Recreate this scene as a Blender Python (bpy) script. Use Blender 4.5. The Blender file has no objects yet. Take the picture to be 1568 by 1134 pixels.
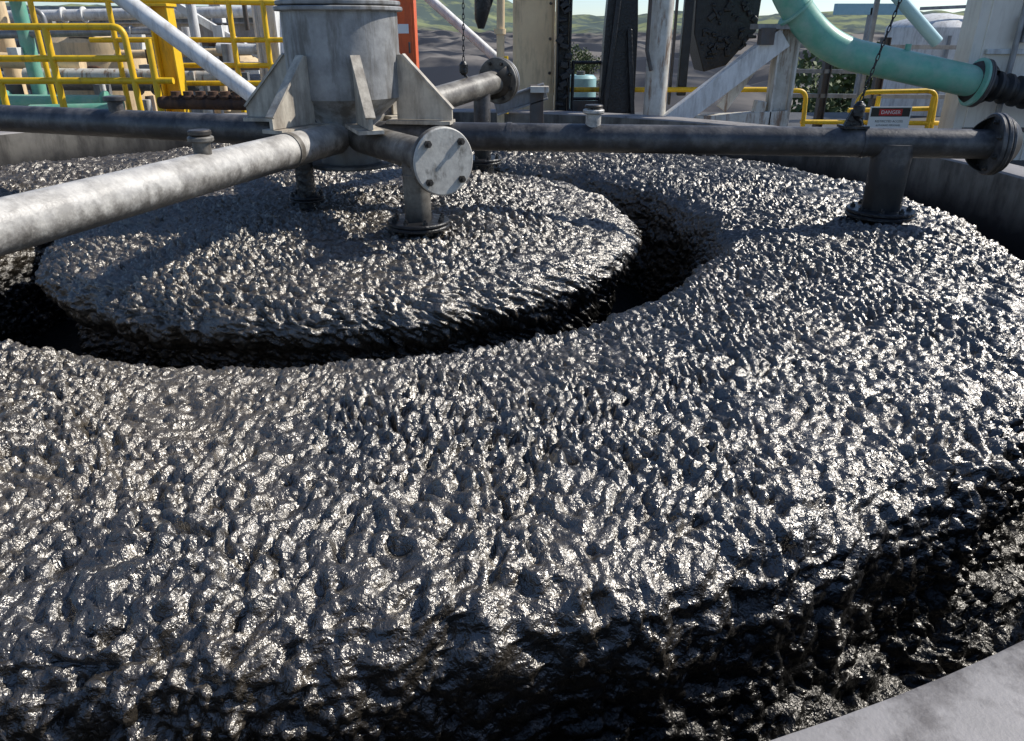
import bpy, math, random
import numpy as np
from mathutils import Vector, Matrix
random.seed(7)
rad = math.radians
scene = bpy.context.scene
CX, CY = -0.92, 4.37          # axis of the flotation cell
SUN_AZ, SUN_EL = 20.0, 42.0   # azimuth measured from +X towards +Y

# ------------------------------------------------------------------ materials
def nd(nt, typ, **kw):
    n = nt.nodes.new(typ)
    for k, v in kw.items():
        setattr(n, k, v)
    return n

def M(name, c1, c2=None, rough=.5, metal=0., nscale=6, bump=.15, bscale=60, bdist=.004,
      stain=None, stain_amt=.5, wetz=None, spec=.5, thr=(.42, .62), smap=(9, 9, 1.6), under=0):
    m = bpy.data.materials.new(name); m.use_nodes = True
    nt = m.node_tree; L = nt.links.new
    p = nt.nodes['Principled BSDF']
    p.inputs['Roughness'].default_value = rough
    p.inputs['Metallic'].default_value = metal
    p.inputs['Specular IOR Level'].default_value = spec
    tc = nd(nt, 'ShaderNodeTexCoord')
    n1 = nd(nt, 'ShaderNodeTexNoise'); n1.inputs['Scale'].default_value = nscale
    n1.inputs['Detail'].default_value = 8; n1.inputs['Roughness'].default_value = .65
    L(tc.outputs['Object'], n1.inputs['Vector'])
    c2 = c2 or tuple(x*.7 for x in c1)
    r = nd(nt, 'ShaderNodeValToRGB')
    r.color_ramp.elements[0].position = .35; r.color_ramp.elements[1].position = .65
    r.color_ramp.elements[0].color = (*c2, 1); r.color_ramp.elements[1].color = (*c1, 1)
    L(n1.outputs['Fac'], r.inputs['Fac'])
    col = r.outputs['Color']
    if stain:
        mp = nd(nt, 'ShaderNodeMapping'); mp.inputs['Scale'].default_value = smap
        L(tc.outputs['Object'], mp.inputs['Vector'])
        n2 = nd(nt, 'ShaderNodeTexNoise'); n2.inputs['Scale'].default_value = 1.5
        n2.inputs['Detail'].default_value = 9; n2.inputs['Roughness'].default_value = .7
        L(mp.outputs['Vector'], n2.inputs['Vector'])
        mr = nd(nt, 'ShaderNodeMapRange'); mr.inputs['From Min'].default_value = thr[0]
        mr.inputs['From Max'].default_value = thr[1]; mr.inputs['To Max'].default_value = stain_amt
        L(n2.outputs['Fac'], mr.inputs['Value'])
        mx = nd(nt, 'ShaderNodeMix', data_type='RGBA')
        L(mr.outputs['Result'], mx.inputs['Factor']); L(col, mx.inputs['A'])
        mx.inputs['B'].default_value = (*stain, 1)
        col = mx.outputs['Result']
    if under:  # dark brown tint towards downward-facing surfaces, broken up by noise
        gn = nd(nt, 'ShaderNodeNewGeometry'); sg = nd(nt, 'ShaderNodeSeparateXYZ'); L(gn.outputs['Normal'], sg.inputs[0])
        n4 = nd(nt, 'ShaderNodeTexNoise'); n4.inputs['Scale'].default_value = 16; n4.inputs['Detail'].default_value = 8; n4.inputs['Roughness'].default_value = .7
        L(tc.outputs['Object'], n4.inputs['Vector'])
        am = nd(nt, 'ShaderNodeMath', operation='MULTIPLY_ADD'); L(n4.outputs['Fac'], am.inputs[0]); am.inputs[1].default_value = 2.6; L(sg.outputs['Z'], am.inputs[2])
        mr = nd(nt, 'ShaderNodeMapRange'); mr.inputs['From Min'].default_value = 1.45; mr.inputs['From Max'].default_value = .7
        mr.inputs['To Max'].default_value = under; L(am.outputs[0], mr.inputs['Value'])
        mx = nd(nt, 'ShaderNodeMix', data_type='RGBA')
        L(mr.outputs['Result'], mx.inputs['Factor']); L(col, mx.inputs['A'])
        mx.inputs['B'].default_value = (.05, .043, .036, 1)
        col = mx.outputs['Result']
    if wetz:   # black slurry coating below a height (z0 full, z1 none)
        sx = nd(nt, 'ShaderNodeSeparateXYZ'); L(tc.outputs['Object'], sx.inputs[0])
        ad = nd(nt, 'ShaderNodeMath', operation='MULTIPLY_ADD')
        L(n1.outputs['Fac'], ad.inputs[0]); ad.inputs[1].default_value = -.35; L(sx.outputs['Z'], ad.inputs[2])
        mr = nd(nt, 'ShaderNodeMapRange'); mr.inputs['From Min'].default_value = wetz[1]-.17
        mr.inputs['From Max'].default_value = wetz[0]-.17
        L(ad.outputs[0], mr.inputs['Value'])
        mx = nd(nt, 'ShaderNodeMix', data_type='RGBA')
        L(mr.outputs['Result'], mx.inputs['Factor']); L(col, mx.inputs['A'])
        mx.inputs['B'].default_value = (.008, .008, .009, 1)
        col = mx.outputs['Result']
    L(col, p.inputs['Base Color'])
    if bump:
        n3 = nd(nt, 'ShaderNodeTexNoise'); n3.inputs['Scale'].default_value = bscale
        n3.inputs['Detail'].default_value = 6
        L(tc.outputs['Object'], n3.inputs['Vector'])
        b = nd(nt, 'ShaderNodeBump'); b.inputs['Strength'].default_value = bump
        b.inputs['Distance'].default_value = bdist
        L(n3.outputs['Fac'], b.inputs['Height']); L(b.outputs['Normal'], p.inputs['Normal'])
    return m

ISO = (4, 4, 4)
hub_m = M('hub_paint', (.38, .38, .37), (.22, .22, .215), .5, stain=(.10, .085, .065), stain_amt=.75, wetz=(.24, .46), nscale=9, bump=.3, smap=(7, 7, 1.2), thr=(.47, .62))
plate_m = M('gusset_paint', (.66, .60, .49), (.48, .43, .35), .5, stain=(.13, .10, .08), stain_amt=.6, nscale=11, bump=.3)
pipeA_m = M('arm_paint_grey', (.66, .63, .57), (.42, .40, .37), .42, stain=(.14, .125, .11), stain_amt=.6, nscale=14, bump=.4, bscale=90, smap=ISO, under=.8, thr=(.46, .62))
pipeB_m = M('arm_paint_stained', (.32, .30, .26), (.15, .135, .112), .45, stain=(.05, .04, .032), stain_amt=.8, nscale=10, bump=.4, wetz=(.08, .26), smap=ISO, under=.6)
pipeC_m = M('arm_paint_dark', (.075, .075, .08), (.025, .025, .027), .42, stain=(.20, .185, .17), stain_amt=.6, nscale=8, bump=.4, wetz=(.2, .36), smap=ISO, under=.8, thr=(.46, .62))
blank_m = M('blank_flange_paint', (.60, .58, .52), (.42, .40, .36), .5, stain=(.10, .09, .075), stain_amt=.75, nscale=20, bump=.25, thr=(.52, .64), smap=(9, 9, 5))
bolt_m = M('bolt_steel', (.10, .09, .08), (.04, .035, .03), .45, .5)
black_m = M('coal_coated_steel', (.022, .022, .024), (.008, .008, .009), .35, nscale=12, bump=.8, bscale=40, bdist=.01)
slurry_m = M('black_slurry', (.006, .006, .007), (.003, .003, .003), .55, nscale=12, bump=.8, bscale=20, bdist=.02, spec=.15)
cream_m = M('cream_paint', (.86, .66, .40), (.74, .55, .33), .6, stain=(.14, .1, .07), stain_amt=.4, nscale=4, thr=(.5, .68))
white_m = M('white_paint', (.82, .82, .80), (.68, .68, .66), .5, stain=(.18, .15, .12), stain_amt=.5, thr=(.46, .66))
clad_m = M('cream_white_cladding', (.86, .80, .70), (.76, .70, .60), .55, stain=(.35, .26, .18), stain_amt=.3, nscale=2, thr=(.5, .7))
rustwhite_m = M('rusting_white_paint', (.70, .68, .62), (.52, .49, .42), .55, stain=(.2, .1, .045), stain_amt=.85, thr=(.5, .62), nscale=8)
yellow_m = M('safety_yellow', (.90, .58, .02), (.80, .48, .015), .45, stain=(.12, .08, .03), stain_amt=.55, thr=(.52, .7))
teal_m = M('green_pipe_paint', (.17, .46, .34), (.12, .37, .27), .38, stain=(.40, .50, .44), stain_amt=.4, nscale=5, smap=ISO)
red_m = M('orange_red_paint', (.85, .15, .03), (.75, .11, .02), .5, stain=(.2, .05, .03), stain_amt=.3)
rubber_m = M('black_rubber', (.02, .02, .02), (.012, .012, .012), .5)
grey_m = M('galvanised', (.36, .37, .38), (.24, .25, .26), .45, .3, stain=(.12, .1, .09), stain_amt=.5)
dgrey_m = M('dark_steel', (.10, .10, .10), (.05, .05, .05), .5, stain=(.14, .08, .05), stain_amt=.5)
rust_m = M('rusty_steel', (.16, .08, .04), (.07, .035, .02), .8, stain=(.03, .02, .02), stain_amt=.8)
blue_m = M('light_blue_paint', (.34, .56, .64), (.28, .50, .57), .5)
rim_m = M('rim_paint', (.34, .32, .31), (.27, .255, .245), .6, stain=(.08, .07, .065), stain_amt=.75, nscale=7, bump=.25, bscale=150, thr=(.52, .64), smap=(3, 3, 3))
wall_m = M('tank_wall_paint', (.24, .22, .19), (.15, .14, .12), .6, stain=(.035, .03, .025), stain_amt=.85, nscale=6, wetz=(-.12, .1), smap=(3, 3, .8), thr=(.44, .62))
deck_m = M('deck_steel', (.09, .085, .08), (.04, .04, .04), .7, nscale=5)

# ------------------------------------------------------------------ builder
def round_path(pts, r, n=8):
    pts = [Vector(p) for p in pts]; out = [pts[0]]
    for i in range(1, len(pts)-1):
        a, b, c = pts[i-1], pts[i], pts[i+1]
        d1 = (a-b); d2 = (c-b)
        k = min(r, d1.length*.49, d2.length*.49)
        p1 = b+d1.normalized()*k; p2 = b+d2.normalized()*k
        for j in range(n+1):
            t = j/n
            out.append(p1*(1-t)**2 + b*2*t*(1-t) + p2*t*t)
    out.append(pts[-1]); return out

class Bd:
    def __init__(s): s.v = []; s.f = []; s.mi = []; s.mats = []
    def _m(s, mat):
        if mat not in s.mats: s.mats.append(mat)
        return s.mats.index(mat)
    def add(s, vs, fs, mat):
        o = len(s.v); k = s._m(mat)
        s.v += [tuple(v) for v in vs]
        for f in fs: s.f.append(tuple(i+o for i in f)); s.mi.append(k)
    def tube(s, path, r, mat, seg=20, cap=True):
        path = [Vector(p) for p in path]; n = len(path)
        rs = r if isinstance(r, (list, tuple)) else [r]*n
        tans = []
        for i in range(n):
            t = Vector((0, 0, 0))
            if i > 0: t += (path[i]-path[i-1]).normalized() if (path[i]-path[i-1]).length > 1e-6 else Vector()
            if i < n-1: t += (path[i+1]-path[i]).normalized() if (path[i+1]-path[i]).length > 1e-6 else Vector()
            tans.append(t.normalized())
        t0 = tans[0]; up = Vector((0, 0, 1)) if abs(t0.z) < .9 else Vector((1, 0, 0))
        x = t0.cross(up).normalized(); vs = []
        for i in range(n):
            t = tans[i]; x = (x-t*x.dot(t)).normalized(); y = t.cross(x)
            for j in range(seg):
                a = 2*math.pi*j/seg
                vs.append(path[i]+(x*math.cos(a)+y*math.sin(a))*rs[i])
        fs = []
        for i in range(n-1):
            for j in range(seg):
                k = (j+1) % seg
                fs.append((i*seg+j, i*seg+k, (i+1)*seg+k, (i+1)*seg+j))
        if cap:
            fs.append(tuple(reversed(range(seg)))); fs.append(tuple((n-1)*seg+j for j in range(seg)))
        s.add(vs, fs, mat)
    def disc(s, c, nrm, r, th, mat, seg=40, ch=.005):
        c = Vector(c); d = Vector(nrm).normalized()
        s.tube([c-d*th/2, c-d*(th/2-ch), c+d*(th/2-ch), c+d*th/2], [r-ch, r, r, r-ch], mat, seg)
    def flange(s, c, nrm, r, th, mat, bolts=8, bm=None, gap=True):
        c = Vector(c); d = Vector(nrm).normalized()
        if gap:
            s.disc(c-d*th*.56, d, r, th, mat); s.disc(c+d*th*.56, d, r, th, mat)
            s.disc(c, d, r*.9, th*.2, bm or bolt_m)
            half = th*1.06
        else:
            s.disc(c, d, r, th, mat); half = th/2
        u = d.cross(Vector((0, 0, 1)));
        if u.length < .1: u = Vector((1, 0, 0))
        u.normalize(); w = d.cross(u)
        for i in range(bolts):
            a = 2*math.pi*(i+.5)/bolts
            p = c+(u*math.cos(a)+w*math.sin(a))*r*.8
            for sg in (-1, 1):
                s.tube([p+d*sg*half, p+d*sg*(half+.014)], .013, bm or bolt_m, 6)
                s.tube([p+d*sg*(half+.014), p+d*sg*(half+.024)], .007, bm or bolt_m, 8)
    def box(s, c, size, mat, rot=None):
        c = Vector(c); hx, hy, hz = [k/2 for k in size]
        vs = [Vector((x, y, z)) for x in (-hx, hx) for y in (-hy, hy) for z in (-hz, hz)]
        if rot is not None: vs = [rot @ v for v in vs]
        vs = [v+c for v in vs]
        s.add(vs, [(0, 1, 3, 2), (4, 6, 7, 5), (0, 4, 5, 1), (2, 3, 7, 6), (0, 2, 6, 4), (1, 5, 7, 3)], mat)
    def beam(s, a, b, w, h, mat):
        a = Vector(a); b = Vector(b); d = b-a
        q = d.to_track_quat('X', 'Z').to_matrix()
        s.box((a+b)/2, (d.length, w, h), mat, q)
    def ibeam(s, a, b, w, h, mat, t=.02):
        a = Vector(a); b = Vector(b); d = b-a
        q = d.to_track_quat('X', 'Z').to_matrix(); c = (a+b)/2; n = q @ Vector((0, 0, 1))
        s.box(c, (d.length, t, h-2*t-.004), mat, q)
        s.box(c+n*(h/2-t/2), (d.length, w, t), mat, q); s.box(c-n*(h/2-t/2), (d.length, w, t), mat, q)
    def prism(s, poly, thick, origin, ux, uy, mat):
        ux = Vector(ux).normalized(); uy = Vector(uy).normalized(); n = ux.cross(uy); o = Vector(origin)
        k = len(poly)
        vs = [o+ux*p[0]+uy*p[1]+n*sg*thick/2 for sg in (-1, 1) for p in poly]
        fs = [tuple(reversed(range(k))), tuple(range(k, 2*k))]
        fs += [(i, (i+1) % k, k+(i+1) % k, k+i) for i in range(k)]
        s.add(vs, fs, mat)
    def done(s, name, bevel=0, ang=35):
        me = bpy.data.meshes.new(name); me.from_pydata(s.v, [], s.f)
        for m in s.mats: me.materials.append(m)
        me.polygons.foreach_set('material_index', s.mi)
        me.polygons.foreach_set('use_smooth', [True]*len(s.f))
        me.update(); me.set_sharp_from_angle(angle=rad(ang))
        ob = bpy.data.objects.new(name, me); scene.collection.objects.link(ob)
        if bevel:
            b = ob.modifiers.new('Bevel', 'BEVEL'); b.width = bevel; b.segments = 2
            b.limit_method = 'ANGLE'; b.angle_limit = rad(50)
        return ob

# ------------------------------------------------------------------ numpy noise
def _h(ix, iy, iz, seed):
    h = ((ix.astype(np.int64)+50021)*73856093 ^ (iy.astype(np.int64)+50053)*19349663 ^ (iz.astype(np.int64)+50077)*83492791 ^ ((seed+11)*2654435761)) & 0xFFFFFFFF
    h = ((h ^ (h >> 16))*0x45d9f3b) & 0xFFFFFFFF
    h = ((h ^ (h >> 15))*0x2c1b3c6d) & 0xFFFFFFFF
    h = ((h ^ (h >> 12))*0x297a2d39) & 0xFFFFFFFF
    h = h ^ (h >> 15)
    return (h & 0xFFFFFF)/float(0x1000000)

def gnoise(x, y, z, seed=0):
    x = x+.37+seed*.13; y = y+.71
    x0 = np.floor(x); y0 = np.floor(y); z0 = np.floor(z)
    fx, fy, fz = x-x0, y-y0, z-z0
    u = fx*fx*fx*(fx*(fx*6-15)+10); v = fy*fy*fy*(fy*(fy*6-15)+10); w = fz*fz*fz*(fz*(fz*6-15)+10)
    x0 = x0.astype(np.int64); y0 = y0.astype(np.int64); z0 = z0.astype(np.int64)
    out = 0
    for i in (0, 1):
        for j in (0, 1):
            for k in (0, 1):
                a = _h(x0+i, y0+j, z0+k, seed)*2*np.pi
                c = _h(x0+i, y0+j, z0+k, seed+91)*2-1
                sn = np.sqrt(1-c*c)
                g = (fx-i)*np.cos(a)*sn + (fy-j)*np.sin(a)*sn + (fz-k)*c
                out = out + g*(u if i else 1-u)*(v if j else 1-v)*(w if k else 1-w)
    return out*1.4

def worley(u, v, seed=0):
    u0 = np.floor(u).astype(np.int64); v0 = np.floor(v).astype(np.int64)
    f1 = np.full(u.shape, 9.); idv = np.zeros(u.shape)
    z = np.zeros_like(u0)
    for i in (-1, 0, 1):
        for j in (-1, 0, 1):
            a = u0+i; b = v0+j
            px = a+_h(a, b, z, seed)*.9+.05; py = b+_h(a, b, z, seed+7)*.9+.05
            d = np.sqrt((u-px)**2+(v-py)**2)
            c = _h(a, b, z, seed+13)
            near = d < f1
            idv = np.where(near, c, idv); f1 = np.where(near, d, f1)
    return f1, idv

# ------------------------------------------------------------------ froth
froth_m = bpy.data.materials.new('wet_coal_froth'); froth_m.use_nodes = True
nt = froth_m.node_tree; L = nt.links.new; p = nt.nodes['Principled BSDF']
tc = nd(nt, 'ShaderNodeTexCoord')
sz_ = nd(nt, 'ShaderNodeSeparateXYZ'); L(tc.outputs['Object'], sz_.inputs[0])
nA = nd(nt, 'ShaderNodeTexNoise'); nA.inputs['Scale'].default_value = 1.3; nA.inputs['Detail'].default_value = 6
L(tc.outputs['Object'], nA.inputs['Vector'])
xa = nd(nt, 'ShaderNodeMath', operation='MULTIPLY_ADD'); L(sz_.outputs['X'], xa.inputs[0]); xa.inputs[1].default_value = -.10; L(nA.outputs['Fac'], xa.inputs[2])
rp = nd(nt, 'ShaderNodeValToRGB')
rp.color_ramp.elements[0].position = .36; rp.color_ramp.elements[1].position = .66
rp.color_ramp.elements[0].color = (.010, .010, .011, 1); rp.color_ramp.elements[1].color = (.070, .056, .038, 1)
L(xa.outputs[0], rp.inputs['Fac'])
# shade of lip and launders painted in: froth blacker, less specular with depth
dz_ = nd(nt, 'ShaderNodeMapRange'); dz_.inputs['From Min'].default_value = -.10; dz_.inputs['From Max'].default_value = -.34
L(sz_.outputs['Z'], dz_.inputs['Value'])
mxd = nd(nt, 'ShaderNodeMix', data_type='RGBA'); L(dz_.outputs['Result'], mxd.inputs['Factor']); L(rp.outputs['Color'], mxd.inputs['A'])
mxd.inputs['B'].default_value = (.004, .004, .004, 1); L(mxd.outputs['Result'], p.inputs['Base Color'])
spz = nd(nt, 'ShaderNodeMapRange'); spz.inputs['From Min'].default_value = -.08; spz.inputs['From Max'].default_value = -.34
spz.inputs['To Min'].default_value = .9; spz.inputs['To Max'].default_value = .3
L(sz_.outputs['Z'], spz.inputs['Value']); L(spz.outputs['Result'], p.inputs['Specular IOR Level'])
nB = nd(nt, 'ShaderNodeTexNoise'); nB.inputs['Scale'].default_value = 65; nB.inputs['Detail'].default_value = 3.5
nB.inputs['Roughness'].default_value = .55; nB.inputs['Distortion'].default_value = .3
L(tc.outputs['Object'], nB.inputs['Vector'])
bp = nd(nt, 'ShaderNodeBump'); bp.inputs['Strength'].default_value = .8; bp.inputs['Distance'].default_value = .012
L(nB.outputs['Fac'], bp.inputs['Height']); L(bp.outputs['Normal'], p.inputs['Normal'])
nR = nd(nt, 'ShaderNodeTexNoise'); nR.inputs['Scale'].default_value = 30; nR.inputs['Detail'].default_value = 4
L(tc.outputs['Object'], nR.inputs['Vector'])
mr = nd(nt, 'ShaderNodeMapRange'); mr.inputs['To Min'].default_value = .25; mr.inputs['To Max'].default_value = .40
mr.inputs['From Min'].default_value = .3; mr.inputs['From Max'].default_value = .7
L(nR.outputs['Fac'], mr.inputs['Value']); L(mr.outputs['Result'], p.inputs['Roughness'])
p.inputs['IOR'].default_value = 1.9
p.inputs['Specular Tint'].default_value = (1, .96, .90, 1)

def froth_mesh(name, prof, ths, ds, seed, strand=True, wrap=3.0):
    prof = np.array(prof); seg = np.hypot(*np.diff(prof, axis=0).T); cum = np.r_[0, np.cumsum(seg)]
    n = int(cum[-1]/ds); s = np.linspace(0, cum[-1], n)
    r = np.interp(s, cum, prof[:, 0]); z = np.interp(s, cum, prof[:, 1])
    k = max(3, int(.04/ds)); ker = np.hanning(k+2); ker /= ker.sum()
    rp_ = np.pad(r, k, mode='reflect', reflect_type='odd'); zp_ = np.pad(z, k, mode='reflect', reflect_type='odd')
    r = np.convolve(rp_, ker, 'same')[k:-k]; z = np.convolve(zp_, ker, 'same')[k:-k]
    dr = np.gradient(r); dz = np.gradient(z); ln = np.hypot(dr, dz)+1e-9
    nr = -dz/ln; nz = dr/ln
    T, S = np.meshgrid(ths, s); R = np.broadcast_to(r[:, None], T.shape); Z = np.broadcast_to(z[:, None], T.shape)
    if strand:   # the froth bulges closer to the wall in places
        R = R + (.11*np.exp(-((T-rad(8))/rad(32))**2)+.10*np.exp(-((T-rad(-116))/rad(22))**2))*np.clip((R-3.0)/.4, 0, 1)*np.clip((3.8-R)/.2, 0, 1)
    NR = nr[:, None]; NZ = nz[:, None]
    X = CX+R*np.cos(T); Y = CY+R*np.sin(T)
    w1 = gnoise(X*4, Y*4, Z*4, seed); w2 = gnoise(X*4+9, Y*4, Z*4+3, seed+1)
    w3 = gnoise(X*26, Y*26, Z*26, seed+2); w4 = gnoise(X*26+5, Y*26, Z*26+1, seed+3)
    if strand:
        U = S + .07*w1+.012*w3; V = T*wrap + .25*S + .08*w2+.012*w4
    else:
        U = X+.05*w1+.012*w3 + Z; V = Y+.06*w2+.012*w4 + Z
    low = .022*gnoise(X*2, Y*2, Z*2, seed+4)+.012*gnoise(X*6.5, Y*6.5, Z*6.5, seed+5)+.012*gnoise(X*18, Y*18, Z*18, seed+6)
    f1, c1 = worley(U/.037, V/.026, seed+11)
    b1 = np.clip(1-f1*f1*1.5, 0, 1)**.8*(.3+1.0*c1)
    pit = np.exp(-(f1/.45)**2)*(c1 < .14)
    g1, c2 = worley(U/.020+7, V/.0155, seed+12)
    b2 = np.clip(1-g1*g1*1.3, 0, 1)**.8*(.2+1.0*c2)
    rid = 1-np.abs(gnoise(U*34, V*46, Z*20, seed+8))*2
    patch = np.clip(.9+1.1*gnoise(X*1.7, Y*1.7, Z*1.7, seed+9), .6, 1.35)
    lipn = 1+.6*np.clip(-(Z+.1)*4, 0, 1)
    hgt = low*lipn + patch*(.0245*b1+.0095*b2+.006*rid-.026*pit) - .017
    X2 = CX+(R+NR*hgt)*np.cos(T); Y2 = CY+(R+NR*hgt)*np.sin(T); Z2 = Z+NZ*hgt
    sl = .05*gnoise(X*3, Y*3, X*0+seed, seed+20)+.025*gnoise(X*9, Y*9, Z*3, seed+21)
    wgt = np.clip(np.abs(NR)*1.6, 0, 1)
    X2 = X2+np.cos(T)*sl*wgt; Y2 = Y2+np.sin(T)*sl*wgt
    nrow, ncol = T.shape
    co = np.stack([X2, Y2, Z2], -1).reshape(-1, 3).astype(np.float32)
    idx = np.arange(nrow*ncol).reshape(nrow, ncol)
    nx = np.roll(idx, -1, axis=1)
    q = np.stack([idx[:-1], idx[1:], nx[1:], nx[:-1]], -1).reshape(-1, 4)
    me = bpy.data.meshes.new(name)
    me.vertices.add(len(co)); me.vertices.foreach_set('co', co.ravel())
    me.loops.add(q.size); me.loops.foreach_set('vertex_index', q.ravel().astype(np.int32))
    me.polygons.add(len(q)); me.polygons.foreach_set('loop_start', (np.arange(len(q))*4).astype(np.int32))
    me.polygons.foreach_set('use_smooth', np.ones(len(q), bool))
    me.update(calc_edges=True)
    me.materials.append(froth_m)
    ob = bpy.data.objects.new(name, me); scene.collection.objects.link(ob)
    return ob

def thetas(a0, a1, fine, coarse):
    a0, a1 = rad(a0), rad(a1)
    A = np.arange(a0, a1, fine); B = np.arange(a1, a0+2*math.pi-coarse*.5, coarse)
    return np.r_[A, B]

outer = [(2.03, -.9), (2.035, -.30), (2.05, -.14), (2.09, -.05), (2.16, -.005), (2.4, .02), (2.8, .03), (3.1, .025),
         (3.30, .015), (3.39, -.01), (3.45, -.06), (3.475, -.14), (3.48, -.27), (3.52, -.38), (3.60, -.44), (3.70, -.48), (3.77, -.56), (3.79, -.66), (3.93, -.78)]
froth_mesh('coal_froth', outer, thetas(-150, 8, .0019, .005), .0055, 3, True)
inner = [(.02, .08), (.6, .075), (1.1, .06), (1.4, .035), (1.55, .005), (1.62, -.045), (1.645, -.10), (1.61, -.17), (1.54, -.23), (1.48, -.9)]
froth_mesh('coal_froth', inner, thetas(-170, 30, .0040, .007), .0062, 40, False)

# ------------------------------------------------------------------ tank
def ring(b, prof, mat, seg=256):
    vs = []; fs = []; n = len(prof)
    for j in range(seg):
        a = 2*math.pi*j/seg
        for r, z in prof: vs.append((CX+r*math.cos(a), CY+r*math.sin(a), z))
    for j in range(seg):
        k = (j+1) % seg
        for i in range(n-1): fs.append((j*n+i, k*n+i, k*n+i+1, j*n+i+1))
    b.add(vs, fs, mat)
b = Bd()
ring(b, [(3.93, -.9), (3.93, .195)], wall_m)
ring(b, [(3.93, .195), (3.936, .207), (3.945, .21), (4.17, .21), (4.18, .2), (4.18, -.9)], rim_m)
b.done('flotation_tank')
b = Bd()
ring(b, [(1.45, -.75), (2.1, -.75)], slurry_m)
ring(b, [(3.5, -.70), (3.93, -.70)], slurry_m)
b.done('launder_slurry')

# ------------------------------------------------------------------ distributor
b = Bd()
C = lambda r, a, z: Vector((CX+r*math.cos(rad(a)), CY+r*math.sin(rad(a)), z))
ax = lambda z: Vector((CX, CY, z))
b.tube([ax(.30), ax(.52), ax(.56), ax(.66), ax(1.085)], [.17, .17, .19, .305, .305], hub_m, 64)
b.disc(ax(.30), (0, 0, 1), .24, .022, hub_m, 48)
b.disc(ax(1.095), (0, 0, 1), .335, .022, hub_m, 64)
b.disc(ax(1.122), (0, 0, 1), .325, .022, hub_m, 64)
b.tube([ax(1.13), ax(1.19), ax(2.6)], [.20, .165, .165], hub_m, 48)
b.disc(ax(1.24), (0, 0, 1), .21, .02, hub_m, 48)
for a in (-117, -68, -9, 40, 90, 135, 171):
    d = Vector((math.cos(rad(a)), math.sin(rad(a)), 0))
    b.prism([(.29, .545), (.60, .545), (.60, .60), (.335, .875), (.29, .875)], .022, ax(0), d, (0, 0, 1), plate_m)
    t = Vector((-d.y, d.x, 0))
    q = Matrix((d, t, Vector((0, 0, 1)))).transposed()
    b.box(ax(.533)+d*.42, (.36, .13, .018), plate_m, q)
    e1 = ax(.60)+d*.604; e2 = ax(.875)+d*.338
    b.beam(e1, e2, .05, .012, plate_m)
ZP = .455
dA = Vector((-.63, -2.15, 0)).normalized()
A0 = Vector((CX, CY, ZP))
b.tube([A0+dA*.12, A0+dA*1.9, A0+dA*3.3], .082, pipeA_m, 40)
b.tube([A0+dA*.62, A0+dA*.66], .087, pipeB_m, 40)
pa = A0+dA*1.27
b.tube([pa, pa+Vector((0, 0, .135))], .036, pipeB_m, 24); b.disc(pa+Vector((0, 0, .135)), (0, 0, 1), .052, .022, pipeB_m, 24)
b.disc(pa+Vector((0, 0, .16)), (0, 0, 1), .046, .022, bolt_m, 24)
dB = Vector((.63, -.97, 0)).normalized()
endB = A0+dB*1.12
b.tube([A0+dB*.12, endB-dB*.02], .078, pipeB_m, 40)
b.disc(endB-dB*.022, dB, .152, .022, pipeB_m, 56); b.disc(endB+dB*.002, dB, .15, .018, blank_m, 56)
wB = dB.cross(Vector((0, 0, 1)))
for i in range(4):
    a = math.pi/4+i*math.pi/2
    pp = endB+dB*.012+(wB*math.cos(a)+Vector((0, 0, 1))*math.sin(a))*.118
    b.tube([pp, pp+dB*.014], .017, bolt_m, 6); b.tube([pp+dB*.014, pp+dB*.028], .009, bolt_m, 10)
tb = A0+dB*.83
b.tube([tb, Vector((tb.x, tb.y, .13))], .066, pipeB_m, 36)
b.tube([Vector((tb.x, tb.y, .36)), Vector((tb.x, tb.y, .352))], .071, pipeB_m, 36)
b.flange((tb.x, tb.y, .115), (0, 0, 1), .155, .018, black_m, 8, black_m)
b.tube([(tb.x, tb.y, .1), (tb.x, tb.y, -.15)], .075, black_m, 28)
dC = Vector((3.42, -.39, 0)).normalized()
b.tube([A0+dC*.12, A0+dC*3.44], .075, pipeC_m, 40)
b.tube([A0+dC*.9, A0+dC*.925], .079, pipeC_m, 40); b.tube([A0+dC*2.78, A0+dC*2.80], .079, pipeC_m, 40)
b.flange(A0+dC*3.44, dC, .155, .022, pipeC_m, 8, bolt_m)
b.disc(A0+dC*3.48, dC, .14, .02, pipeC_m)
tcn = A0+dC*2.95
b.tube([tcn, tcn-Vector((0, 0, .12)), Vector((tcn.x, tcn.y, .1))], [.105, .098, .098], pipeC_m, 36)
b.flange((tcn.x, tcn.y, .09), (0, 0, 1), .175, .02, black_m, 8, black_m)
b.tube([(tcn.x, tcn.y, .1), (tcn.x, tcn.y, -.15)], .1, black_m, 28)
pc = A0+dC*1.37
b.tube([pc, pc+Vector((0, 0, .14))], .042, pipeA_m, 24); b.disc(pc+Vector((0, 0, .14)), (0, 0, 1), .058, .022, pipeA_m, 24)
b.disc(pc+Vector((0, 0, .165)), (0, 0, 1), .05, .018, bolt_m, 24)
dD = Vector((-2.5, .85, 0)).normalized()
b.tube([A0+dD*.12, A0+dD*3.5], .085, pipeC_m, 40)
pd = A0+dD*1.65
b.tube([pd, pd+Vector((0, 0, .14))], .045, pipeC_m, 24); b.disc(pd+Vector((0, 0, .15)), (0, 0, 1), .065, .03, pipeC_m, 24)
e0 = Vector((CX, CY, .5)); e1 = Vector((-.10, 5.8, .655)); dE = (e1-e0).normalized()
b.tube([e0, e1], .08, pipeB_m, 36)
b.flange(e1, dE, .16, .022, pipeB_m, 8); b.disc(e1+dE*.05, dE, .15, .02, grey_m)
te = e0+(e1-e0)*.86
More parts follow.
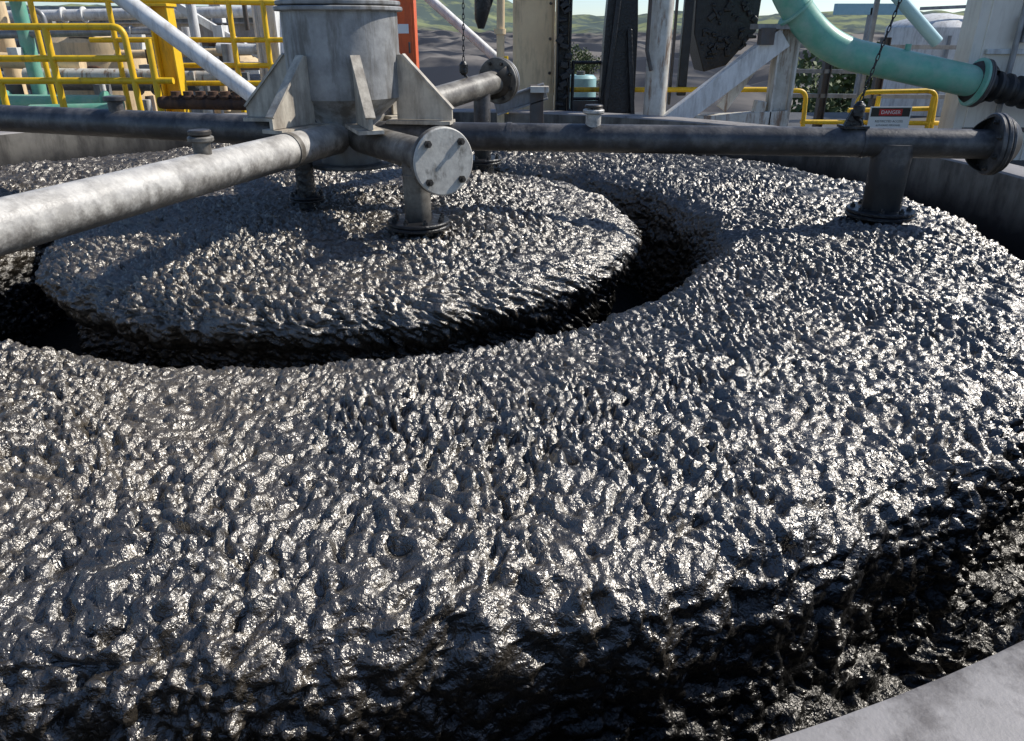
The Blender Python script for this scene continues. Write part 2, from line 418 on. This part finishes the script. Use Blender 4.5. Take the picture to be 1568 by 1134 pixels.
b.tube([te, (te.x, te.y, .1)], .06, pipeC_m, 30); b.flange((te.x, te.y, .12), (0, 0, 1), .14, .018, black_m, 8, black_m)
b.tube([(te.x, te.y, .1), (te.x, te.y, -.15)], .08, black_m, 28)
dF = Vector((-.9, 1.7, 0)).normalized(); b.tube([A0+dF*.1, A0+dF*2.5], .08, pipeC_m, 32)
b.tube([C(.3, -140, .36), C(.3, -140, .0)], .05, black_m, 24); b.flange(C(.3, -140, .14), (0, 0, 1), .1, .014, black_m, 6, black_m)
b.done('slurry_distributor')

# ------------------------------------------------------------------ chains and lifting lugs
def chain(name, top, bot, hookz=.12):
    b = Bd(); top = Vector(top); bot = Vector(bot); d = (bot-top); n = int(d.length/.032)
    dn = d.normalized(); u = dn.cross(Vector((0, 1, 0))).normalized(); w = dn.cross(u)
    for i in range(n):
        c = top+d*(i+.5)/n; s = u if i % 2 else w; pts = []
        for j in range(11):
            a = 2*math.pi*j/10
            pts.append(c+dn*math.cos(a)*.021+s*math.sin(a)*.007)
        b.tube(pts, .003, black_m, 6, False)
    b.tube([bot, bot-Vector((0, 0, .02)), bot-Vector((0, 0, .07)), bot-Vector((0, 0, .09))], [.014, .03, .03, .012], black_m, 14)
    h = bot-Vector((0, 0, .09)); pts = [h+Vector((.028*math.sin(a), 0, -.028+.028*math.cos(a))) for a in np.linspace(0, 4.4, 12)]
    b.tube(pts, .008, black_m, 8)
    b.done(name)
chain('lifting_chain', (1.97, 4.02, 1.5), (1.80, 4.05, .66))
b = Bd(); b.prism([(-.06, 0), (.06, 0), (.02, .1), (-.02, .1)], .02, (1.79, 4.06, .52), (1, 0, 0), (0, 0, 1), black_m)
b.box((1.79, 4.06, .535), (.13, .1, .012), black_m); b.done('lifting_lug')
chain('lifting_chain', (-.31, 5.45, 1.7), (-.33, 5.45, .80))

# ------------------------------------------------------------------ deck behind the tank
b = Bd()
vs = []; fs = []; seg = 160
for j in range(seg):
    a = 2*math.pi*j/seg
    c, s = math.cos(a), math.sin(a); k = min(11/max(abs(c), 1e-6), 9.5/max(abs(s), 1e-6))
    vs += [(CX+4.18*c, CY+4.18*s, -.35), (CX+k*c, CY+k*s, -.35)]
for j in range(seg):
    k = (j+1) % seg; fs.append((2*j, 2*j+1, 2*k+1, 2*k))
b.add(vs, fs, deck_m); b.done('platform_deck')

# ------------------------------------------------------------------ handrails
def rail(name, y, segs, posts, r=.024, mat=yellow_m, loops=()):
    b = Bd()
    for s_ in segs: b.tube(round_path(s_, .12), r, mat, 14)
    for (x, z0, z1) in posts:
        b.tube([(x, y, z0), (x, y, z1)], r*1.05, mat, 14); b.box((x, y, z0+.006), (.12, .12, .012), mat)
    for l in loops: b.tube(round_path(l, .12), r, mat, 14)
    return b.done(name)
Y = 8.9
rail('yellow_handrail', Y, [[(-7, Y, 1.02), (-4.25, Y, 1.02), (-4.22, Y, -.35)], [(-7, Y, .70), (-4.25, Y, .70)], [(-7, Y, .47), (-3.8, Y, .47)],],
     [(-5.75, -.35, 1.02), (-5.1, -.35, 1.02), (-4.0, -.35, .9), (-6.5, -.35, 1.02)], .036)
Y = 9.6
rail('yellow_handrail', Y, [[(-8, Y, 1.35), (-2.5, Y, 1.27)], [(-5, Y, .88), (-2.4, Y, .88)], [(-4.2, Y, .60), (-2.2, Y, .60)], [(-4, Y, .40), (-2.2, Y, .40)]],
     [(-6.6, -.35, 1.4), (-5.6, -.35, 1.4), (-3.3, -.35, 1.3), (-4.7, -.35, 1.35), (-2.9, -.35, 1.3)], .03)
b = Bd(); b.ibeam((-3.93, 9.2, -.35), (-3.93, 9.2, 1.22), .2, .22, yellow_m, .02); b.box((-3.93, 9.2, 1.24), (.26, .28, .03), yellow_m)
b.done('yellow_post', .003)
Y = 9.0
rail('yellow_handrail', Y, [[(.25, Y, .37), (3.0, Y, .37), (3.08, Y, -.35)], [(.25, Y, .0), (3.0, Y, .0)]], [(1.7, -.35, .37)], .028)
rail('yellow_handrail', Y, [[(3.12, Y, -.35), (3.14, Y, .36), (3.36, Y, .36), (3.4, Y, -.35)], [(3.9, Y, -.35), (3.98, Y, .34), (4.85, Y, .36), (4.9, Y, -.35)],
     [(3.9, Y+.05, .14), (4.85, Y+.05, .16)], [(3.35, Y, .02), (5.4, Y, .0)]], [(4.2, -.35, .3), (4.83, -.35, .3)], .026)

# danger sign
sign_w = M('sign_white', (.86, .86, .84), (.80, .80, .78), .4, bump=0); sign_b = M('sign_black', (.012, .012, .012), None, .4, bump=0)
sign_r = M('sign_red', (.6, .02, .02), None, .4, bump=0)
b = Bd(); sx, sy, sz = 4.30, 8.86, .075
b.box((sx, sy, sz), (.47, .008, .25), sign_w)
b.box((sx, sy-.006, sz+.065), (.44, .004, .095), sign_b)
b.box((sx, sy-.0092, sz+.065), (.26, .003, .07), sign_r)
for (txt, size, dz, mt) in (('DANGER', .055, .047, sign_w), ('RESTRICTED ACCESS', .034, -.045, sign_b), ('AUTHORISED PERSONNEL', .024, -.085, sign_b)):
    cu = bpy.data.curves.new('t', 'FONT'); cu.body = txt; cu.size = size; cu.align_x = 'CENTER'; cu.extrude = .0006
    o = bpy.data.objects.new('t', cu); scene.collection.objects.link(o)
    dg = bpy.context.evaluated_depsgraph_get(); me = o.evaluated_get(dg).to_mesh()
    vs = [(sx+v.co.x, sy-.0125-v.co.z if txt == 'DANGER' else sy-.0055-v.co.z, sz+dz+v.co.y) for v in me.vertices]
    b.add(vs, [tuple(p_.vertices) for p_ in me.polygons], mt)
    bpy.data.objects.remove(o)
b.done('danger_sign')

# ------------------------------------------------------------------ steelwork in the middle
b = Bd()
b.box((.24, 9.0, .62), (.46, .14, 2.3), cream_m); b.box((.24, 8.925, 1.0), (.40, .006, 1.3), cream_m)
b.box((.18, 8.98, -.1), (.2, .2, .5), black_m)
for z in (.55, .9, 1.25, 1.6): b.tube([(.42, 8.92, z), (.42, 8.90, z)], .018, bolt_m, 6)
b.done('cream_steel_column', .004)
b = Bd()
b.ibeam((.56, 8.8, -.35), (.56, 8.8, 2.4), .2, .16, black_m, .025)
b.box((.48, 8.75, .9), (.03, .05, 2.4), cream_m)
for k in range(26): b.box((.57+random.uniform(-.06, .06), 8.70, -.1+k*.07+random.uniform(-.03, .03)), (random.uniform(.03, .1), .05, random.uniform(.03, .08)), black_m, Matrix.Rotation(random.uniform(-1, 1), 3, 'Y'))
b.done('coal_covered_column', .008)
b = Bd()
b.prism([(-.2, -.35), (.2, -.35), (.18, 1.0), (.1, 2.2), (-.1, 2.2), (-.17, 1.0)], .2, (1.16, 8.75, 0), (1, 0, 0), (0, 0, 1), black_m)
b.box((1.05, 8.6, .55), (.05, .1, 1.5), black_m, Matrix.Rotation(.08, 3, 'Y')); b.box((1.3, 8.6, .4), (.05, .08, 1.2), black_m, Matrix.Rotation(-.1, 3, 'Y'))
b.done('coal_covered_chute', .01)
b = Bd()
for z in (.66, .28, .1): b.tube([(.66, 8.9, z), (1.05, 8.9, z)], .018, black_m, 10)
for x in (.68, 1.0): b.tube([(x, 8.9, -.35), (x, 8.9, .68)], .02, black_m, 10)
b.box((.84, 8.9, .2), (.34, .03, .12), dgrey_m)
b.done('black_guard_frame')
b = Bd(); b.tube([(.95, 11, -.4), (.95, 11, .38), (.95, 11, .42)], [.22, .22, .18], M('pale_teal', (.35, .6, .6), None, .5), 32); b.tube([(.95, 11, .42), (.95, 11, .47)], .06, dgrey_m)
b.done('chemical_drum')
b = Bd()
b.tube([(1.55, 8.5, -.35), (1.55, 8.5, 2.4)], .12, rustwhite_m, 32)
b.tube([(1.46, 8.38, .6), (1.40, 8.36, .8), (1.40, 8.36, 1.9)], .02, dgrey_m, 10)
b.box((1.55, 8.5, .0), (.3, .3, .05), grey_m)
b.beam((1.63, 8.4, .02), (2.8, 8.4, .92), .18, .2, white_m)
b.beam((1.68, 8.4, .02), (2.95, 8.4, .10), .16, .22, rustwhite_m)
b.beam((2.62, 8.4, .0), (2.66, 8.4, .3), .14, .1, rustwhite_m)
b.ibeam((2.86, 8.42, -.35), (2.86, 8.42, 1.05), .2, .22, rustwhite_m, .022)
b.box((2.75, 8.42, 1.02), (.5, .3, .05), grey_m); b.box((2.6, 8.3, .93), (.14, .12, .16), dgrey_m)
b.beam((2.3, 8.6, .2), (2.8, 8.6, .95), .05, .12, rustwhite_m)
b.done('steel_support_frame', .004)
b = Bd()   # coal caked hopper
b.prism([(2.05, .95), (2.2, .55), (2.45, .62), (2.75, .98), (2.8, 2.3), (2.0, 2.3)], .5, (0, 9.4, 0), (1, 0, 0), (0, 0, 1), black_m)
b.box((1.95, 9.1, 1.1), (.1, .1, 1.6), black_m); b.box((1.82, 9.1, .9), (.03, .05, 1.4), dgrey_m)
for k in range(60): b.box((random.uniform(2.15, 2.72), 9.14, random.uniform(.7, 1.7)), (random.uniform(.03, .1), .05, random.uniform(.02, .07)), black_m, Matrix.Rotation(random.uniform(-1.5, 1.5), 3, 'Y'))
b.done('coal_caked_hopper', .01)
b = Bd(); b.tube(round_path([(-.12, 8.2, -.35), (-.12, 8.2, .55), (-.10, 8.2, 2.2)], .1), .04, cream_m, 16)
b.tube([(-.12, 8.2, .95), (-.12, 8.2, 1.0)], .06, cream_m, 16)
b.tube([(-.06, 8.1, .2), (-.06, 8.1, .75)], .022, yellow_m, 12); b.done('cream_standpipe')
b = Bd(); b.tube([(-.3, 7.9, 1.0), (-.3, 7.9, 1.08), (-.28, 7.9, 1.2), (-.28, 7.9, 1.9)], [.03, .06, .08, .08], black_m, 16)
b.tube(round_path([(-.2, 7.9, 1.9), (-.16, 7.9, 1.3), (-.28, 7.9, 1.05)], .2), .012, rubber_m, 8); b.done('hanging_hoist')
b = Bd(); b.ibeam((-.15, 7.0, .36), (.3, 7.0, .50), .12, .14, grey_m, .015); b.box((.22, 7.0, .1), (.12, .12, .9), dgrey_m); b.box((.24, 6.9, .52), (.16, .12, .05), rustwhite_m)
b.done('pipe_bracket', .003)
b = Bd(); b.box((-1.27, 9.6, .86), (.28, .26, 1.0), red_m); b.box((-1.27, 9.465, .86), (.22, .008, .8), red_m)
b.prism([(-.17, 0), (.17, 0), (.08, .12), (-.17, .12)], .3, (-1.27, 9.6, 1.362), (1, 0, 0), (0, 0, 1), red_m)
b.tube([(-1.27, 9.6, -.35), (-1.27, 9.6, .36)], .04, dgrey_m); b.box((-1.2, 9.45, .8), (.02, .02, .12), dgrey_m)
b.box((-1.27, 9.456, 1.0), (.14, .006, .1), sign_w); b.done('red_hose_cabinet', .006)
b = Bd(); b.tube([(-4.3, 8.2, 1.62), (-2.55, 8.2, .25)], .085, white_m, 28); b.done('white_brace_pipe')
b = Bd(); b.tube([(-1.6, 10.5, 1.8), (-.05, 10.5, .52)], .06, white_m, 24); b.done('white_brace_pipe')

# ------------------------------------------------------------------ green pipe
b = Bd()
path = round_path([(2.35, 8.3, 2.1), (2.80, 8.3, 1.22), (3.28, 8.3, .80), (4.80, 8.25, .50)], .45, 12)
b.tube(path, .155, teal_m, 40)
b.disc((4.82, 8.25, .495), (1, -.03, -.20), .24, .03, teal_m); b.flange((4.86, 8.25, .487), (1, -.03, -.20), .24, .022, dgrey_m, 10)
d = Vector((1, -.03, -.20)).normalized(); o = Vector((4.90, 8.25, .48)); pts = []; rs = []
for i in range(40):
    pts.append(o+d*i*.03); rs.append(.135+.018*(1 if (i % 4) < 2 else -1))
b.tube(pts, rs, rubber_m, 32)
b.disc((2.86, 8.3, 1.16), (.5, 0, -.55), .19, .03, teal_m)
b.tube([(4.05, 8.25, .78), (4.05, 8.25, .86)], .03, teal_m, 12)
b.done('green_slurry_pipe')

# ------------------------------------------------------------------ right hand side
b = Bd()
b.tube([(7.3, 14, -1.5), (7.3, 14, 1.02), (7.3, 14, 1.10), (7.3, 14, 1.2), (7.3, 14, 1.24)], [.8, .8, .72, .35, .12], white_m, 48)
b.tube([(7.5, 13.4, 1.1), (7.5, 13.4, 1.25)], .06, grey_m); b.tube([(7.1, 13.15, -1), (7.1, 13.15, .9)], .03, grey_m)
b.beam((6.7, 13.5, 1.3), (8.2, 13.5, 1.36), .05, .05, grey_m)
b.done('white_storage_tank')
b = Bd()
b.box((6.25, 8.75, .6), (2.7, .3, 3.4), clad_m)
for x in (5.02, 5.34, 5.36, 5.75, 6.1): b.box((x, 8.595, .6), (.02, .02, 3.4), clad_m)
b.box((5.8, 8.585, -.02), (1.6, .02, .05), dgrey_m); b.box((5.85, 8.57, .78), (1.6, .05, .05), white_m)
b.tube([(5.3, 8.5, -.35), (5.3, 8.5, 1.9)], .03, grey_m); b.box((5.42, 8.5, 1.0), (.18, .1, .26), grey_m)
b.done('cream_clad_enclosure', .004)
b = Bd()
b.box((4.42, 10, .6), (.05, .05, 2), grey_m)
for z in (.2, .5, .8): b.beam((3.6, 10.4, z), (6, 10.4, z-.02), .04, .05, grey_m)
for x in (3.62, 4.1, 4.8): b.ibeam((x, 10.4, -.35), (x, 10.4, .9), .1, .1, dgrey_m, .012)
b.done('steel_walkway_frame')
b = Bd(); b.tube([(4.2, 9.8, 1.65), (5.15, 9.8, .85)], .07, blue_m, 20); b.done('blue_brace_pipe')
b = Bd(); b.box((5.7, 13, 1.28), (1.2, .1, .16), blue_m); b.box((5.7, 13, .2), (.1, .1, 2.2), grey_m); b.done('blue_gantry_beam')

# ------------------------------------------------------------------ left hand plant
b = Bd()
for (x0, z0, x1, z1, r, y, m) in [(-9, .72, -5.9, .55, .10, 11, cream_m), (-9, 1.15, -3.2, 1.25, .08, 12.5, white_m), (-9, .3, -3.4, .25, .13, 12, grey_m),
      (-6.6, .42, -3.9, .40, .10, 10.8, rustwhite_m), (-8, .12, -5.1, .10, .12, 10.2, teal_m), (-9, 1.5, -2, 1.4, .06, 13, dgrey_m), (-8, .9, -4.5, .98, .05, 10.6, grey_m),
      (-4.4, .55, -2.4, .57, .05, 10.4, grey_m), (-4.2, .75, -2.2, .7, .07, 11.5, white_m), (-9, .55, -3, .7, .06, 13, cream_m)]:
    b.tube([(x0, y, z0), (x1, y, z1)], r, m, 20)
    for k in range(3):
        t = random.uniform(.2, .95); c = Vector((x0+(x1-x0)*t, y, z0+(z1-z0)*t)); b.disc(c, (1, 0, 0), r*1.45, .03, m, 24)
for (x, y, r, m) in [(-6.35, 10.6, .09, teal_m), (-7.2, 11.5, .12, cream_m), (-5.4, 12.2, .05, grey_m), (-4.6, 11.8, .07, white_m), (-3.15, 11, .05, grey_m), (-2.6, 11.5, .09, white_m)]:
    b.tube([(x, y, -.35), (x, y, 2)], r, m, 18)
for i in range(60):
    x = random.uniform(-8, -2.6); y = random.uniform(10.3, 13.5); z = random.uniform(-.3, 1.3)
    m = random.choice([grey_m, white_m, dgrey_m, rust_m, cream_m, dgrey_m])
    if i % 3 == 0: b.box((x, y, z), (random.uniform(.1, .5), random.uniform(.1, .3), random.uniform(.08, .3)), m)
    elif i % 3 == 1: b.tube([(x, y, z-.2), (x, y, z+.2)], random.uniform(.03, .12), m, 16)
    else: b.tube(round_path([(x, y, z), (x+.4, y, z), (x+.4, y, z-random.uniform(.3, .8))], .12), random.uniform(.02, .05), m, 12)
b.done('pipe_rack', .003)
b = Bd()
for (x, y, z, r, h) in [(-6.9, 13.5, .3, .75, 1.0), (-4.7, 14, -.2, .6, 1.1)]:
    b.tube([(x, y, z-h), (x, y, z+h*.5), (x, y, z+h*.62), (x, y, z+h*.75)], [r, r, r*.8, r*.2], cream_m, 40)
    b.disc((x, y, z+h*.3), (0, 0, 1), r*1.03, .04, grey_m)
b.done('process_vessels')
b = Bd()
b.ibeam((-3.05, 10.2, -.35), (-3.05, 10.2, 2), .26, .28, white_m, .025); b.ibeam((-7.6, 10.5, -.3), (-7.6, 10.5, 2), .2, .2, grey_m)
b.ibeam((-9, 10.5, 1.45), (-2, 10.5, 1.45), .16, .2, white_m); b.ibeam((-9, 14.5, .95), (-2, 14.5, .95), .2, .3, grey_m)
b.ibeam((-5.2, 14.5, -.35), (-5.2, 14.5, 2), .2, .2, white_m); b.beam((-5.2, 12, 1.5), (-3.2, 12, .3), .1, .1, white_m)
b.done('steel_frame', .003)
b = Bd()
for i in range(7):
    x = -3.8+i*.14
    b.tube([(x, 8.9, .2+random.uniform(-.03, .03)), (x, 8.9, .36)], .055, rust_m, 14); b.disc((x, 8.9, .3), (0, 0, 1), .075, .03, rust_m, 16)
b.tube([(-4, 8.9, .24), (-2.7, 8.9, .22)], .07, rust_m, 16); b.tube([(-5.6, 9.1, .1), (-4.6, 9.1, .12)], .1, teal_m, 20)
b.tube([(-6.3, 9.3, .0), (-5.3, 9.3, .05)], .13, teal_m, 20)
b.done('valve_manifold')
b = Bd()
clad = M('cladding', (.42, .40, .36), (.3, .28, .25), .6, stain=(.1, .08, .06), stain_amt=.6, nscale=1)
b.box((-12.5, 22, -3), (14, 5, 8.6), clad)
for i in range(40): b.box((-19.3+i*.35, 19.48, -3), (.1, .03, 8.6), clad)
b.box((-12.5, 21.9, 1.4), (14.4, 5.5, .15), grey_m)
for x in (-16, -12.5, -9): b.box((x, 19.44, .2), (1.4, .06, .9), dgrey_m)
b.done('plant_shed')

# ------------------------------------------------------------------ terrain
n = 320
xs = np.sign(np.linspace(-1, 1, n))*np.abs(np.linspace(-1, 1, n))**2.2*6000; ys = -200+(np.linspace(0, 1, n)**2.4)*7000
XX, YY = np.meshgrid(xs, ys); Dd = np.hypot(XX, YY)
ZZ = -10+gnoise(XX/45, YY/45, XX*0, 5)*9*np.clip((Dd-60)/80, 0, 1)+gnoise(XX/13, YY/13, XX*0, 6)*2.2*np.clip((Dd-30)/40, 0, 1)
ZZ += np.clip((Dd-500)/1500, 0, 1)*(30+60*gnoise(XX/900+4, YY/900, XX*0, 8)+20*gnoise(XX/250, YY/250, XX*0, 9))
ZZ += 60*np.exp(-((XX+190)/190)**2-((YY-1500)/260)**2)
me = bpy.data.meshes.new('ground'); idx = np.arange(n*n).reshape(n, n)
me.from_pydata(np.stack([XX, YY, ZZ], -1).reshape(-1, 3).tolist(), [], np.stack([idx[:-1, :-1], idx[:-1, 1:], idx[1:, 1:], idx[1:, :-1]], -1).reshape(-1, 4).tolist())
me.polygons.foreach_set('use_smooth', [True]*len(me.polygons))
gm = bpy.data.materials.new('mine_ground'); gm.use_nodes = True; nt = gm.node_tree; L = nt.links.new; p = nt.nodes['Principled BSDF']
p.inputs['Roughness'].default_value = .95; p.inputs['Specular IOR Level'].default_value = .1
tc = nd(nt, 'ShaderNodeTexCoord'); sp = nd(nt, 'ShaderNodeSeparateXYZ'); L(tc.outputs['Object'], sp.inputs[0])
n1 = nd(nt, 'ShaderNodeTexNoise'); n1.inputs['Scale'].default_value = .03; n1.inputs['Detail'].default_value = 12; L(tc.outputs['Object'], n1.inputs['Vector'])
r1 = nd(nt, 'ShaderNodeValToRGB'); r1.color_ramp.elements[0].position = .44; r1.color_ramp.elements[1].position = .62
r1.color_ramp.elements[0].color = (.028, .032, .042, 1); r1.color_ramp.elements[1].color = (.22, .20, .18, 1); L(n1.outputs['Fac'], r1.inputs['Fac'])
n2 = nd(nt, 'ShaderNodeTexNoise'); n2.inputs['Scale'].default_value = .012; n2.inputs['Detail'].default_value = 12; n2.inputs['Roughness'].default_value = .65; L(tc.outputs['Object'], n2.inputs['Vector'])
r2 = nd(nt, 'ShaderNodeValToRGB'); r2.color_ramp.elements[0].position = .45; r2.color_ramp.elements[1].position = .56
r2.color_ramp.elements[0].color = (.09, .12, .11, 1); r2.color_ramp.elements[1].color = (.24, .27, .14, 1); L(n2.outputs['Fac'], r2.inputs['Fac'])
ad = nd(nt, 'ShaderNodeMath', operation='MULTIPLY_ADD'); L(n1.outputs['Fac'], ad.inputs[0]); ad.inputs[1].default_value = 300; L(sp.outputs['Y'], ad.inputs[2])
mr = nd(nt, 'ShaderNodeMapRange'); mr.inputs['From Min'].default_value = 1150; mr.inputs['From Max'].default_value = 1300; L(ad.outputs[0], mr.inputs['Value'])
mx = nd(nt, 'ShaderNodeMix', data_type='RGBA'); L(mr.outputs['Result'], mx.inputs['Factor']); L(r1.outputs['Color'], mx.inputs['A']); L(r2.outputs['Color'], mx.inputs['B'])
L(mx.outputs['Result'], p.inputs['Base Color'])
me.materials.append(gm); scene.collection.objects.link(bpy.data.objects.new('ground', me))

# ------------------------------------------------------------------ trees
bark = M('bark', (.16, .12, .08), (.08, .06, .04), .9); leafm = M('leaves', (.12, .15, .045), (.05, .075, .025), .7, nscale=1.2, bump=0)
def tree(x, y, z0, h):
    b = Bd(); b.tube([(x, y, z0), (x+.1, y, z0+h*.35), (x+.2, y, z0+h*.8)], [h*.03, h*.022, h*.008], bark, 8)
    cl = []
    for i in range(11):
        a = random.uniform(0, 6.28); e = random.uniform(.1, .34)*h; zz = z0+h*random.uniform(.5, .97)
        c = Vector((x+math.cos(a)*e*.8, y+math.sin(a)*e*.8, zz)); cl.append(c)
        b.tube([(x+.1, y, z0+h*.4), (Vector((x, y, zz-.1*h))+c)/2, c], [h*.012, h*.008, h*.003], bark, 5)
    vs = []; fs = []
    for c in cl:
        R = h*random.uniform(.09, .17)
        for k in range(230):
            d = Vector((random.gauss(0, 1), random.gauss(0, 1), random.gauss(0, .7))); d = d.normalized()*R*random.uniform(.4, 1.1)
            o = c+d; s = h*.014
            u = Vector((random.gauss(0, 1), random.gauss(0, 1), random.gauss(0, 1))).normalized()*s
            w = Vector((random.gauss(0, 1), random.gauss(0, 1), random.gauss(0, 1))).normalized()*s
            q = len(vs); vs += [o-u, o+w, o+u, o-w]; fs.append((q, q+1, q+2, q+3))
    b.add(vs, fs, leafm); b.done('gum_tree')
for (x, y, h) in [(14.2, 34, 9.2), (15.8, 36, 9.9), (18, 38, 9.6), (21, 42, 10), (16.2, 31, 8.2), (6.5, 95, 8.5), (9.5, 100, 9)]:
    tree(x, y, -10, h)

# ------------------------------------------------------------------ light, sky, camera
w = bpy.data.worlds.new('World'); scene.world = w; w.use_nodes = True
nt = w.node_tree; bg = nt.nodes['Background']; sk = nt.nodes.new('ShaderNodeTexSky'); sk.sky_type = 'NISHITA'; sk.sun_disc = False
sk.sun_elevation = rad(SUN_EL); sk.sun_rotation = rad(90-SUN_AZ); sk.air_density = .7; sk.dust_density = .3; sk.ozone_density = 3
nt.links.new(sk.outputs[0], bg.inputs[0]); bg.inputs[1].default_value = .145
sl = bpy.data.lights.new('sun', 'SUN'); sl.energy = 5.0; sl.angle = rad(.5); sl.color = (1, .95, .87)
so = bpy.data.objects.new('sun', sl); scene.collection.objects.link(so)
sd = Vector((math.cos(rad(SUN_EL))*math.cos(rad(SUN_AZ)), math.cos(rad(SUN_EL))*math.sin(rad(SUN_AZ)), math.sin(rad(SUN_EL))))
so.rotation_euler = (-sd).to_track_quat('-Z', 'Y').to_euler()
cam = bpy.data.cameras.new('camera'); cam.lens = 26; cam.sensor_width = 36; cam.clip_start = .05; cam.clip_end = 20000
co = bpy.data.objects.new('camera', cam); co.location = (0, 0, 1); co.rotation_euler = (rad(65.2), 0, 0)
scene.collection.objects.link(co); scene.camera = co
scene.view_settings.view_transform = 'Standard'; scene.view_settings.look = 'None'; scene.view_settings.exposure = 0
